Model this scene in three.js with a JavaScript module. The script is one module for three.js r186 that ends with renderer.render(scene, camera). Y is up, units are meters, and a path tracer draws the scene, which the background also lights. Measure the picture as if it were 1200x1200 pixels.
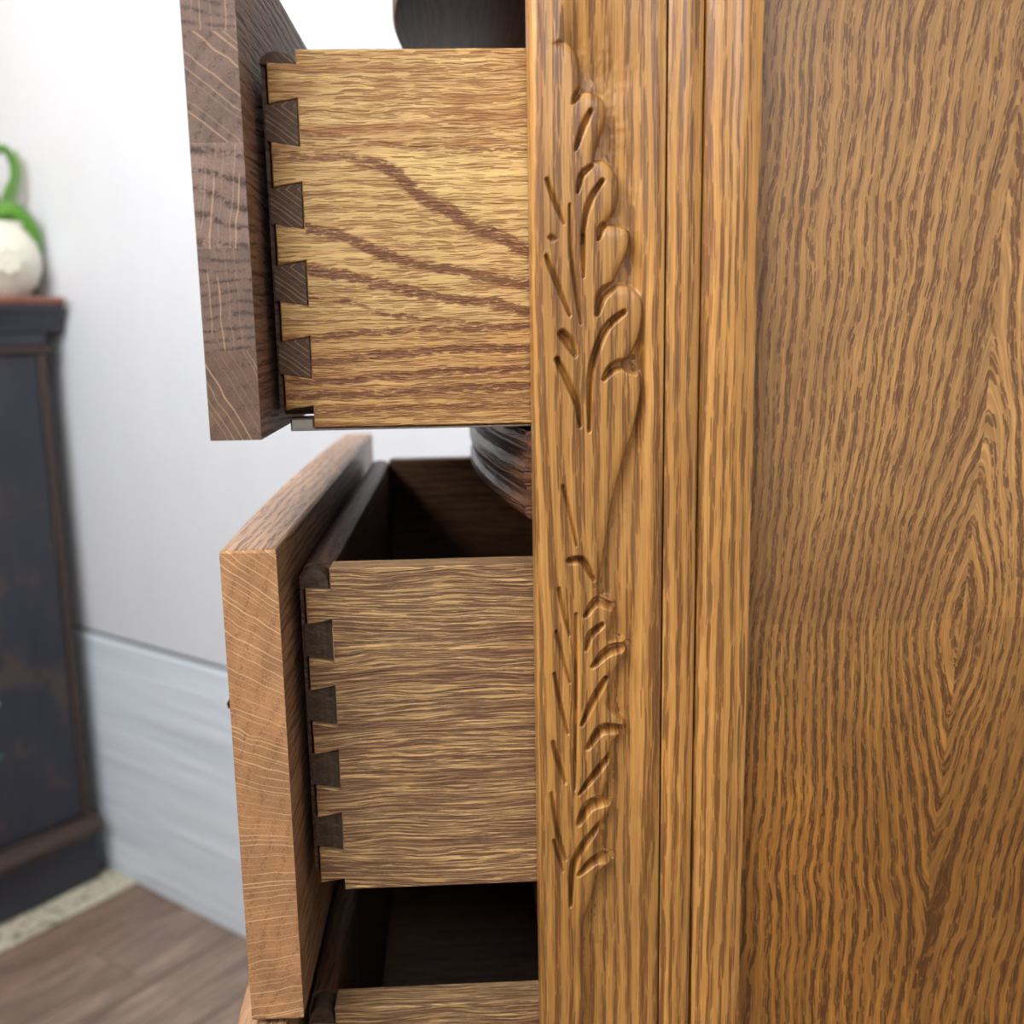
import * as THREE from 'three';
import { mergeGeometries } from 'three/addons/utils/BufferGeometryUtils.js';
import { RectAreaLightUniformsLib } from 'three/addons/lights/RectAreaLightUniformsLib.js';

// ---------------------------------------------------------------- camera, sky, lights, exposure
const scene = new THREE.Scene();
const camera = new THREE.PerspectiveCamera(53.13, 1, 0.02, 60);
{
  const R = new THREE.Matrix4().makeBasis(
    new THREE.Vector3(0.99876631, -0.0169629, 0.0466704),
    new THREE.Vector3(0.02511778, 0.98332181, -0.18013137),
    new THREE.Vector3(-0.04283647, 0.1810814, 0.98253476));
  camera.quaternion.setFromRotationMatrix(R);
  camera.position.set(0, 1.0, 0.36);
  camera.focus = 0.385;
  camera.userData.fStop = 8.5;
}
scene.add(camera);
scene.background = new THREE.Color(0.62, 0.78, 1.0);         // the daylight beyond the windows
scene.backgroundIntensity = 3;
const renderer = new THREE.WebGLRenderer({ antialias: true });
renderer.toneMapping = THREE.LinearToneMapping;
renderer.toneMappingExposure = 1.12;
renderer.shadowMap.enabled = true;
RectAreaLightUniformsLib.init();

// the room: u runs along the white wall, v away from it; both on the floor
const O = new THREE.Vector3(-0.69433, 0, -1.41851), TURN = -0.67226;
const RIGHT = new THREE.Matrix4().makeRotationY(TURN).setPosition(O);
const inRoom = (u, y, v) => new THREE.Vector3(u, y, v).applyMatrix4(RIGHT);
const WIN = { u0: 0.45, u1: 1.75, y0: 1.45, y1: 2.42, v: 1.68 };
function daylight(u, y, v, tu, ty, tv, w, h, color, intensity) {
  const l = new THREE.RectAreaLight(color, intensity, w, h);
  l.position.copy(inRoom(u, y, v)); l.lookAt(inRoom(tu, ty, tv)); l.castShadow = true; scene.add(l);
}
daylight((WIN.u0 + WIN.u1) / 2, (WIN.y0 + WIN.y1) / 2, WIN.v - 0.02, (WIN.u0 + WIN.u1) / 2, (WIN.y0 + WIN.y1) / 2, 0, WIN.u1 - WIN.u0, WIN.y1 - WIN.y0, new THREE.Color(0.97, 0.98, 1), 6.2);
const ADDED_WIN2 = { u0: 2.2, u1: 3.0, y0: 1.35, y1: 2.0 };  // added second window, unseen behind the camera: puts sheen on the upper panel
daylight((ADDED_WIN2.u0 + ADDED_WIN2.u1) / 2, (ADDED_WIN2.y0 + ADDED_WIN2.y1) / 2, WIN.v - 0.02, (ADDED_WIN2.u0 + ADDED_WIN2.u1) / 2, (ADDED_WIN2.y0 + ADDED_WIN2.y1) / 2, 0, ADDED_WIN2.u1 - ADDED_WIN2.u0, ADDED_WIN2.y1 - ADDED_WIN2.y0, new THREE.Color(0.97, 0.98, 1), 2.4);
// an added, unseen ceiling globe: warms the top of the wall from above
const ADDED_LAMP = [0.75, 2.36, 0.85];
{ const l = new THREE.PointLight(new THREE.Color(1, 0.84, 0.62), 1.6); l.position.copy(inRoom(...ADDED_LAMP)); l.shadow.radius = 4; l.castShadow = true; scene.add(l); }

// ---------------------------------------------------------------- helpers
let seedState = 12345;
const rnd = () => { seedState = (seedState * 1664525 + 1013904223) >>> 0; return seedState / 4294967296; };
const LAT = new Float32Array(65536); for (let i = 0; i < 65536; i++) LAT[i] = rnd();
function vn(x, y) {
  const xi = Math.floor(x), yi = Math.floor(y); let fx = x - xi, fy = y - yi;
  fx = fx * fx * (3 - 2 * fx); fy = fy * fy * (3 - 2 * fy);
  const a = (xi & 255) << 8, b = ((xi + 1) & 255) << 8, c = yi & 255, d = (yi + 1) & 255;
  const p = LAT[a | c], q = LAT[a | d], r = LAT[b | c], s = LAT[b | d];
  const t = p + (r - p) * fx; return t + (q + (s - q) * fx - t) * fy;
}
const fbm = (x, y) => vn(x, y) * 0.55 + vn(x * 2.1 + 17, y * 2.1 + 31) * 0.28 + vn(x * 4.3 + 57, y * 4.3 + 11) * 0.17;
const sst = (a, b, x) => { const t = Math.min(1, Math.max(0, (x - a) / (b - a))); return t * t * (3 - 2 * t); };
const mix = (a, b, t) => a + (b - a) * t;
const mix3 = (a, b, t) => [mix(a[0], b[0], t), mix(a[1], b[1], t), mix(a[2], b[2], t)];

// a surface: W x H texels over w x h millimetres; fn(x, y, out) works in millimetres and fills out = [r, g, b (sRGB 0-255), height 0-1]
function surface(W, H, w, h, fn, { roughness = 0.5, bump = 0.0003, coat = 0, coatRoughness = 0.25, glossFromHeight = 0 } = {}) {
  const C = new Uint8Array(W * H * 4), B = new Uint8Array(W * H * 4), o = [0, 0, 0, 0];
  for (let j = 0; j < H; j++) for (let i = 0; i < W; i++) {
    fn((i + 0.5) / W * w, (j + 0.5) / H * h, o);
    const k = (j * W + i) * 4;
    for (let c = 0; c < 3; c++) C[k + c] = Math.max(0, Math.min(255, o[c]));
    C[k + 3] = 255; B[k] = B[k + 1] = B[k + 2] = Math.max(0, Math.min(255, o[3] * 255)); B[k + 3] = 255;
  }
  const tex = (d, srgb) => {
    const t = new THREE.DataTexture(d, W, H); t.magFilter = THREE.LinearFilter; t.minFilter = THREE.LinearMipmapLinearFilter; t.generateMipmaps = true;
    t.wrapS = t.wrapT = THREE.MirroredRepeatWrapping; if (srgb) t.colorSpace = THREE.SRGBColorSpace; t.needsUpdate = true; return t;
  };
  const m = new THREE.MeshPhysicalMaterial({ map: tex(C, true), roughness, clearcoat: coat, clearcoatRoughness: coatRoughness });
  if (bump) { m.bumpMap = tex(B, false); m.bumpScale = bump; }
  m.userData.size = [w / 1000, h / 1000];
  return m;
}

// geometry: uv in metres on the surface by the face's direction; grain axis g runs along u
function mapUV(geo, mat, g = 'x', off = [0, 0, 0]) {
  if (geo.index) geo = geo.toNonIndexed();
  geo.computeVertexNormals();
  const [w, h] = mat.userData.size ?? [1, 1], P = geo.attributes.position, N = geo.attributes.normal, uv = new Float32Array(P.count * 2);
  const gi = 'xyz'.indexOf(g);
  for (let f = 0; f < P.count; f += 3) {
    const n = [0, 0, 0];
    for (let k = 0; k < 3; k++) { n[0] += N.getX(f + k); n[1] += N.getY(f + k); n[2] += N.getZ(f + k); }
    const an = n.map(Math.abs), ax = an.indexOf(Math.max(...an));
    let rest = [0, 1, 2].filter((q) => q !== ax), a = rest[0], b = rest[1];
    if (b === gi) [a, b] = [b, a];
    for (let k = 0; k < 3; k++) {
      const p = [P.getX(f + k) - off[0], P.getY(f + k) - off[1], P.getZ(f + k) - off[2]];
      uv[(f + k) * 2] = p[a] / w; uv[(f + k) * 2 + 1] = p[b] / h;
    }
  }
  geo.setAttribute('uv', new THREE.BufferAttribute(uv, 2));
  return geo;
}
// faces sorted into material groups by their normal
function faceGroups(geo, pick, n) {
  const P = geo.attributes.position, N = geo.attributes.normal, U = geo.attributes.uv, lists = Array.from({ length: n }, () => []);
  for (let f = 0; f < P.count; f += 3) lists[pick((N.getX(f) + N.getX(f + 1) + N.getX(f + 2)) / 3, (N.getY(f) + N.getY(f + 1) + N.getY(f + 2)) / 3, (N.getZ(f) + N.getZ(f + 1) + N.getZ(f + 2)) / 3)].push(f);
  const p = [], nn = [], u = [], out = new THREE.BufferGeometry(); let at = 0;
  lists.forEach((l, i) => {
    for (const f of l) for (let k = 0; k < 3; k++) { p.push(P.getX(f + k), P.getY(f + k), P.getZ(f + k)); nn.push(N.getX(f + k), N.getY(f + k), N.getZ(f + k)); u.push(U.getX(f + k), U.getY(f + k)); }
    out.addGroup(at, l.length * 3, i); at += l.length * 3;
  });
  out.setAttribute('position', new THREE.Float32BufferAttribute(p, 3)); out.setAttribute('normal', new THREE.Float32BufferAttribute(nn, 3)); out.setAttribute('uv', new THREE.Float32BufferAttribute(u, 2));
  return out;
}
function reUV(geo, when, fn) {
  const P = geo.attributes.position, N = geo.attributes.normal, U = geo.attributes.uv;
  for (let i = 0; i < P.count; i++) { const n = [N.getX(i), N.getY(i), N.getZ(i)]; if (when(n)) { const [a, b] = fn(P.getX(i), P.getY(i), P.getZ(i)); U.setXY(i, a, b); } }
  return geo;
}
// chamfered box from min to max
function box(x0, y0, z0, x1, y1, z1, c = 0.0008) {
  c = Math.min(c, (x1 - x0) / 2.5, (y1 - y0) / 2.5, (z1 - z0) / 2.5);
  const s = new THREE.Shape(); s.moveTo(x0 + c, y0); s.lineTo(x1 - c, y0); s.lineTo(x1, y0 + c); s.lineTo(x1, y1 - c); s.lineTo(x1 - c, y1); s.lineTo(x0 + c, y1); s.lineTo(x0, y1 - c); s.lineTo(x0, y0 + c); s.closePath();
  const g = new THREE.ExtrudeGeometry(s, { depth: z1 - z0 - 2 * c, bevelEnabled: true, bevelSize: c, bevelThickness: c, bevelOffset: -c, bevelSegments: 1, curveSegments: 1 });
  g.translate(0, 0, z0 + c); return g;
}
// a plan outline [[x, z], ...] standing from y0 to y1
function upright(pts, y0, y1, c = 0.0008) {
  const s = new THREE.Shape(pts.map(([x, z]) => new THREE.Vector2(x, -z)));
  const g = new THREE.ExtrudeGeometry(s, { depth: y1 - y0 - 2 * c, bevelEnabled: c > 0, bevelSize: c, bevelThickness: c, bevelOffset: -c, bevelSegments: 2 });
  g.rotateX(-Math.PI / 2).translate(0, y0 + c, 0); return g;
}
// a profile [[x, y], ...] run from z0 to z1
function run(pts, z0, z1, c = 0) {
  const s = new THREE.Shape(pts.map(([x, y]) => new THREE.Vector2(x, y)));
  const g = new THREE.ExtrudeGeometry(s, { depth: z1 - z0 - 2 * c, bevelEnabled: c > 0, bevelSize: c, bevelThickness: c, bevelOffset: -c, bevelSegments: 1 });
  g.translate(0, 0, z0 + c); return g;
}
const used = {};
const numbered = (n) => { const k = used[n] = (used[n] ?? -1) + 1; return k ? n + '_' + String(k).padStart(3, '0') : n; };
function thing(name, label, category, at = [0, 0, 0], group, turn = 0) {
  const o = new THREE.Group(); o.name = numbered(name); o.position.set(...at); o.rotation.y = turn; o.userData = { label, category }; if (group) o.userData.group = group;
  scene.add(o); return o;
}
// a mesh in world coordinates hung under parent (a thing at its base, or a part)
function part(name, geo, mat, parent, label) {
  const m = new THREE.Mesh(geo, mat); m.name = name; m.castShadow = m.receiveShadow = true;
  let t = parent; while (t.parent && t.parent !== scene) t = t.parent;
  if (t.userData.local !== true && parent === t) m.position.copy(t.position).negate();
  if (label) m.userData.label = label;
  parent.add(m); return m;
}
function struct(name, geo, mat) {
  const m = new THREE.Mesh(geo, mat); m.name = name; m.userData.kind = 'structure'; m.castShadow = m.receiveShadow = true;
  m.position.copy(O); m.rotation.y = TURN; scene.add(m); return m;
}

// ---------------------------------------------------------------- oak
// s across the grain, t along it, in millimetres
// open pores: short tapered dashes scattered in cells cs by ct millimetres, as dense as prob
function dashes(s, t, cs, ct, seed, prob, wid, softness) {
  let best = 0; const u = s / cs, i0 = Math.floor(u);
  for (let i = i0 - 1; i <= i0 + 1; i++) {
    const shift = LAT[(i * 2531 + seed * 977) & 65535], v = t / ct + shift, j0 = Math.floor(v);
    for (let j = j0 - 1; j <= j0 + 1; j++) {
      const k = (i * 7919 + j * 104729 + seed * 3571) & 65535, h = LAT[k], on = sst(h, h + softness, prob);
      if (on <= 0) continue;
      const h2 = LAT[(k * 5 + 1237) & 65535], h3 = LAT[(k * 13 + 7321) & 65535], h4 = LAT[(k * 29 + 411) & 65535];
      const dt = Math.abs(v - j - 0.5 - (h3 - 0.5) * 0.8) / (0.28 + 0.5 * h2); if (dt >= 1) continue;
      const d = (u - i - h4 + (v - j - 0.5) * (h2 - 0.5) * 0.5) * cs / (wid * (0.6 + 0.8 * h2) * (1 - 0.5 * dt * dt)), q = d * d;
      if (q < 4) best = Math.max(best, on * Math.exp(-q * q) * (1 - sst(0.75, 1, dt)));
    }
  }
  return best;
}
function oak(s, t, q, out) {
  const ph = s / q.period + (q.jit ?? 1.1) * vn(s / (q.period * 2.3) + q.seed, t / (q.tl ?? 90));
  const ring = Math.pow(0.5 + 0.5 * Math.sin(6.2832 * ph), q.pow ?? 1.5) * (0.55 + 0.9 * vn(Math.floor(ph) * 7.3, 5));
  const patch = (fbm(s / (q.period * 1.6) + 3, t / (q.len * 3) + q.seed) - 0.5) * (q.patch ?? 1), prob = mix(q.lo, q.hi, ring) * (1 + patch * 1.2);
  const a = dashes(s, t, q.w * 1.6, q.len, q.seed, prob, q.w, q.soft ?? 0.2), b = dashes(s + 50, t + 9, q.w * 0.9, q.len * 0.6, q.seed + 7, prob * 0.8, q.w * 0.5, 0.2) * 0.75;
  const pore = Math.max(a, b);
  const fib = vn(s / (q.fw ?? 0.25) + 7, t / (q.fl ?? 14) + q.seed) - 0.5, low = fbm(s / 26 + q.seed, t / 80) - 0.5, gold = vn(s / 0.6 + 31, t / 7);
  const k = 1 + (q.fib ?? 0.16) * fib + (q.lowk ?? 0.25) * low;
  const tone = mix3(q.light, q.mid, Math.min(1.2, (q.ringk ?? 0.5) * ring + 0.4 * (gold - 0.5)));
  for (let c = 0; c < 3; c++) out[c] = mix(tone[c] * k, q.dark[c], pore * (q.pk ?? 0.85));
  out[3] = 0.75 - 0.6 * pore + 0.2 * fib;
  return pore;
}

// side of the uppermost drawer: a cathedral of dark porous bands, then straight grain (photograph rows as a fraction of the board)
const BX = [0, 0.25, 0.42, 0.62, 0.82, 1, 1.3];
const BANDS = [
  [0.20, 0.22, 0.24, 0.255, 0.26, 0.26, 0.26, 0.4], [0.27, 0.275, 0.30, 0.40, 0.475, 0.53, 0.6, 2.2],
  [0.44, 0.48, 0.535, 0.57, 0.595, 0.62, 0.65, 1.4], [0.555, 0.585, 0.615, 0.645, 0.665, 0.692, 0.72, 1.0],
  [0.63, 0.65, 0.69, 0.71, 0.725, 0.735, 0.74, 0.5], [0.76, 0.745, 0.735, 0.735, 0.735, 0.73, 0.73, 0.7], [0.82, 0.815, 0.80, 0.795, 0.79, 0.79, 0.79, 0.8],
  [0.87, 0.87, 0.86, 0.85, 0.85, 0.845, 0.84, 0.7], [0.91, 0.91, 0.905, 0.90, 0.90, 0.895, 0.89, 0.8], [0.955, 0.955, 0.95, 0.95, 0.945, 0.945, 0.94, 0.5]];
function bandAt(b, x) { let i = 0; while (i < BX.length - 2 && x > BX[i + 1]) i++; const t = Math.min(1.5, Math.max(0, (x - BX[i]) / (BX[i + 1] - BX[i]))); const u = t * t * (3 - 2 * t); return mix(b[i], b[i + 1], mix(t, u, 0.5)); }
const upperSide = surface(1500, 1300, 140, 131, (x, y, o) => {
  const X = x / 90, fy = 1 - y / 131;
  let wob = (fbm(x / 16, y / 6) - 0.5) * 0.014, jag = (vn(x / 2.2, y / 0.9) - 0.5) * 0.008, S = 0, Y = fy + wob + jag;
  for (const b of BANDS) { const d = (Y - bandAt(b, X)) / (0.012 * (0.6 + b[7] * 0.55)); S = Math.max(S, Math.exp(-d * d) * Math.min(1, b[7]) * (b === BANDS[1] ? 0.45 + 0.55 * sst(0.3, 0.46, X) : b === BANDS[2] ? sst(0.0, 0.2, X) : 1)); }
  const top = sst(0.30, 0.2, fy), low = sst(0.70, 0.76, fy), inner = sst(0.38, 0.44, X) * sst(0.255, 0.27, fy) * sst(0, 0.02, bandAt(BANDS[1], X) - fy);
  const s = fy * 131 + wob * 130;
  oak(s, x, { period: mix(4.6, 3.4, low), lo: mix(mix(0.25, 0.34, top), 0.2, inner), hi: mix(mix(0.42, 0.54, low), 0.3, inner), w: 0.17, len: 6.5, seed: 4, light: mix3([226, 184, 118], [234, 194, 124], inner), mid: mix3([202, 154, 92], [222, 178, 110], inner), dark: [134, 84, 42], pk: 0.68, ringk: 0.6, lowk: 0.12, fib: 0.2 }, o);
  if (top > 0) { const m = sst(0.42, 0.75, fbm(s / 3.4 + 9, x / 22)) * top * 0.5; for (let c = 0; c < 3; c++) o[c] = mix(o[c], [160, 100, 54][c], m); }
  if (low > 0) for (let c = 0; c < 3; c++) o[c] *= 1 - 0.09 * low * c * 0.5 - 0.05 * low;
  const br = Math.max(S * 0.3, Math.max(dashes(s - x * 0.06, x, 0.42, 4.2, 77, S * 1.1, 0.3, 0.3), dashes(s, x, 0.3, 3, 99, S * 1.05, 0.2, 0.3))) * 0.85 * Math.min(1, S * 2);
  for (let c = 0; c < 3; c++) o[c] = mix(o[c], [112, 64, 36][c], br);
  o[3] -= br * 0.35;
}, { roughness: 0.5, bump: 0.00035 });

// side of the drawers below: tight straight dark streaks
const lowerSide = surface(1500, 1300, 140, 131, (x, y, o) => {
  const s = y + (fbm(x / 60, y / 22) - 0.5) * 7;
  oak(s, x, { period: 1.9, jit: 1.6, tl: 40, lo: 0.36, hi: 0.75, w: 0.15, len: 11, seed: 11, light: [214, 172, 114], mid: [186, 140, 92], dark: [90, 58, 38], pk: 0.78, ringk: 0.7, fib: 0.34, fw: 0.3, fl: 20, soft: 0.2, lowk: 0.2 }, o);
  const broad = sst(0.48, 0.75, fbm(s / 2.6 + 4, x / 40)) * 0.45;
  for (let c = 0; c < 3; c++) o[c] = mix(o[c], [100, 62, 40][c], broad);
}, { roughness: 0.55, bump: 0.0004 });

const CARVE_OAK = { period: 5.4, jit: 1.3, tl: 160, lo: 0.1, hi: 0.8, w: 0.36, len: 15, fl: 40, seed: 23, light: [200, 143, 73], mid: [164, 106, 48], dark: [82, 46, 20], pk: 0.52, ringk: 0.4, fib: 0.2, soft: 0.22, lowk: 0.2 };
const postOak = surface(2048, 512, 420, 100, (t, s0, o) => {
  const s = s0 + (fbm(t / 90, s0 / 30) - 0.5) * 3.5;
  oak(s, t, CARVE_OAK, o);
}, { roughness: 0.42, bump: 0.0003, coat: 0.6, coatRoughness: 0.28 });
const mouldOak = surface(2048, 384, 420, 60, (t, s0, o) => {
  const s = s0 + (fbm(t / 80 + 5, s0 / 30) - 0.5) * 3;
  oak(s, t, { ...CARVE_OAK, period: 3.8, seed: 41, w: 0.36, len: 16, lo: 0.1, hi: 0.8, light: [204, 146, 76], mid: [166, 106, 46] }, o);
}, { roughness: 0.36, bump: 0.0003, coat: 0.8, coatRoughness: 0.25 });

// the side panel: rift grain opening round a spindle-shaped eye; here t is measured upward from 0.70 m and s from the moulding
const panelOak = surface(2048, 1024, 440, 200, (t, s0, o) => {
  const X = s0, Y = t;                                         // mm: eye at X = 81, Y = 122
  const xc = 84 + (Y - 187) * 0.05 + (fbm(Y / 30, 3) - 0.5) * 3, r0 = X - xc, yy = Y - 187;
  const r = Math.sqrt(r0 * r0 + 2), fall = Math.exp(-r / 52);
  const lens = 0.30 * 95 * (1 - Math.exp(-(Math.sqrt(yy * yy + 400) - 20) / 95)) * fall;
  const s = (r + lens) * (r0 < 0 ? 1 : 0.93) + (r0 < 0 ? 0 : 400) + (fbm(X / 22, Y / 60) - 0.5) * 5 + (vn(X / 5, Y / 16) - 0.5) * 0.7;
  const low = sst(260, 90, Y);  // shade painted in: colours darken toward the bottom, with a more orange stain
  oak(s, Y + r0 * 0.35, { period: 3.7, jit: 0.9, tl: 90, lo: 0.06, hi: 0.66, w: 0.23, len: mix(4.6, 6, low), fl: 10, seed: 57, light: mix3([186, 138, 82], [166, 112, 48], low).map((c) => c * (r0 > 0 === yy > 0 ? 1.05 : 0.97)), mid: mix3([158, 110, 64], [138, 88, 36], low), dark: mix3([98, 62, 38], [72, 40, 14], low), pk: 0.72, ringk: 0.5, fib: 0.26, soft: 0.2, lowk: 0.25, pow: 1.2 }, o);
}, { roughness: 0.45, bump: 0.00025, coat: 0.55, coatRoughness: 0.3 });

// end grain: pale rays crossing bands of open pores; field(x, y) -> [across the rays, along them] in millimetres
function endGrain(W, H, w, h, field, q) {
  return surface(W, H, w, h, (x, y, o) => {
    const [a0, b] = field(x, y), a = a0 + (vn(b / 5, a0 / 9) - 0.5) * 0.9, i = Math.floor(a / q.space);
    let ray = 0;
    for (let k = -1; k <= 1; k++) {
      const j = i + k, h1 = LAT[(j * 7919 + q.seed * 131) & 65535], h2 = LAT[(j * 104729 + q.seed * 17 + 5) & 65535];
      const c = (j + 0.5 + (h1 - 0.5) * 0.8) * q.space, d = Math.abs(a - c) / (q.ray * (0.5 + h2));
      ray = Math.max(ray, Math.exp(-d * d) * (0.45 + 0.55 * h2) * sst(0.1, 0.3, vn(b / 16 + j * 3.7, j * 1.3)));
    }
    const ring = 0.5 + 0.5 * Math.sin(6.2832 * (b / q.ring + 0.9 * vn(b / (q.ring * 2), a / 14 + q.seed)));
    const pr = vn(a / 0.42 + q.seed, b / 0.42) * 0.6 + vn(a / 0.2, b / 0.24 + 9) * 0.4, dark = sst(0.52, 0.68, pr) * mix(q.open * 0.25, q.open, Math.pow(ring, 3));
    const band = Math.pow(ring, 4) * q.band * sst(0.3, 0.6, fbm(a / 3, b / 2 + q.seed)), g = (vn(x / 0.25, y / 0.25) - 0.5) * 0.14 + (fbm(x / 8 + q.seed, y / 8) - 0.5) * 0.25;
    for (let c = 0; c < 3; c++) o[c] = mix(mix(q.base[c] * (1 + g), q.dark[c], Math.min(1, dark + band)), q.rays[c], ray * (q.rk ?? 0.8));
    o[3] = 0.7 - 0.5 * dark + 0.15 * ray;
  }, { roughness: 0.6, bump: 0.00025 });
}
const turned = (deg) => { const c = Math.cos(deg * Math.PI / 180), s = Math.sin(deg * Math.PI / 180); return (x, y) => [x * s + y * c, x * c - y * s]; };  // deg: how far the rays fall below level
const GREY = { space: 2.9, ray: 0.17, ring: 6, open: 0.55, band: 0.2, base: [128, 101, 86], dark: [66, 48, 40], rays: [216, 176, 134], seed: 1 };
const blockEnds = [                                            // bottom to top of the uppermost front
  endGrain(200, 420, 18, 34, turned(62), { ...GREY, base: [118, 91, 72], band: 0.1, ring: 9, seed: 3 }),
  endGrain(200, 420, 18, 36, turned(89), { ...GREY, ring: 3.6, band: 0.5, open: 0.7, space: 4, seed: 5 }),
  endGrain(200, 420, 18, 36, turned(98), { ...GREY, ring: 8, band: 0.75, base: [146, 117, 102], seed: 8 }),
  endGrain(200, 420, 18, 36, turned(38), { ...GREY, band: 0.12, space: 4.2, seed: 13 }),
  endGrain(200, 420, 18, 36, turned(94), { ...GREY, ring: 4.5, band: 0.5, space: 4, seed: 19 })];
const tanEnd = endGrain(230, 2048, 20, 190, (x, y) => {
  const d = 190 - y, sl = mix(0.8, -0.2, sst(0, 178, d) * 0.85 + 0.15 * d / 190), a = y + sl * (x - 9), wave = (fbm(x / 14, y / 20) - 0.5) * 4;
  return [a + wave * 0.5, x - y * 0.35 + wave];
}, { space: 2.3, ray: 0.13, ring: 7, open: 0.5, band: 0.06, base: [188, 136, 92], dark: [124, 78, 44], rays: [252, 218, 168], seed: 29, rk: 0.9 });
const pinEnd = endGrain(160, 200, 11, 14, turned(36), { ...GREY, space: 2.0, ray: 0.13, base: [88, 64, 46], dark: [44, 30, 22], rays: [196, 156, 112], ring: 5, seed: 37, rk: 0.7 });
const pinDull = surface(128, 128, 11, 14, (x, y, o) => { const n = fbm(x / 2.2, y / 1.2), v = vn(x / 1.1, 4); o[0] = 60 + 46 * n - 16 * v; o[1] = 47 + 38 * n - 14 * v; o[2] = 36 + 28 * n - 10 * v; o[3] = n; }, { roughness: 0.6, bump: 0.0003 });

const plainOak = (light, mid, dark, seed, opt = {}, more = {}) => surface(900, 320, 260, 90, (t, s, o) => oak(s + (fbm(t / 60 + seed, s / 20) - 0.5) * 6, t, { period: 4, lo: 0.15, hi: 0.6, w: 0.45, len: 12, seed, light, mid, dark, pk: 0.75, lowk: 0.25, ...more }, o), { roughness: 0.5, bump: 0.0003, ...opt });
const frontOak = plainOak([170, 130, 96], [144, 104, 72], [92, 60, 40], 61, { coat: 0.3 });
const greyFrontOak = plainOak([136, 104, 84], [112, 82, 64], [70, 48, 36], 67, { bump: 0.0004 });
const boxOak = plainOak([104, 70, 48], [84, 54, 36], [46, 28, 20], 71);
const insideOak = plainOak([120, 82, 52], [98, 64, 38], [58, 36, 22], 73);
const railOak = plainOak([122, 78, 50], [98, 60, 38], [56, 32, 20], 79, { roughness: 0.35, coat: 0.35, coatRoughness: 0.25, bump: 0.0005 }, { w: 0.25 });
const caseOak = plainOak([150, 98, 52], [120, 76, 38], [60, 34, 16], 83);
const topOak = plainOak([120, 88, 68], [106, 76, 58], [84, 58, 44], 89, { bump: 0.00005 });

const metal = (r, g, b, roughness) => { const m = new THREE.MeshPhysicalMaterial({ metalness: 1, roughness }); m.color.setRGB(r, g, b); return m; };
const steel = metal(0.62, 0.62, 0.64, 0.22), brass = metal(0.18, 0.12, 0.06, 0.4);

// ---------------------------------------------------------------- the room
const wallWhite = new THREE.MeshPhysicalMaterial({ roughness: 0.6 }); wallWhite.color.setRGB(0.80, 0.80, 0.79);
const wallBeige = new THREE.MeshPhysicalMaterial({ roughness: 0.8 }); wallBeige.color.setRGB(0.5, 0.47, 0.42);
const sheetWhite = surface(1024, 256, 600, 900, (x, y, o) => {
  const d = 0.5 + 0.5 * Math.cos(6.2832 * x / 15), n = fbm(x / 60, y / 200);
  o[0] = 230 + 5 * (n - 0.5); o[1] = 234 + 5 * (n - 0.5); o[2] = 241 + 4 * (n - 0.5); o[3] = 0.5 + 0.35 * d;
}, { roughness: 0.45, bump: 0.0006 });
const lowSheet = surface(512, 512, 900, 470, (x, y, o) => {
  const n = fbm(x / 260, y / 14), d = vn(x / 300 + 3, y / 26);
  o[0] = 232 + 14 * (n - 0.5); o[1] = 243 + 8 * (n - 0.5); o[2] = 254 + 6 * (n - 0.5); o[3] = 0.5 * n + 0.5 * d;
}, { roughness: 0.28, bump: 0.004 });
const trimWhite = new THREE.MeshPhysicalMaterial({ roughness: 0.4 }); trimWhite.color.setRGB(0.8, 0.8, 0.78);
const ROOM = { u0: -0.5, u1: 3.2, v0: -0.04, v1: 1.68, h: 2.5, t: 0.12 };
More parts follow.
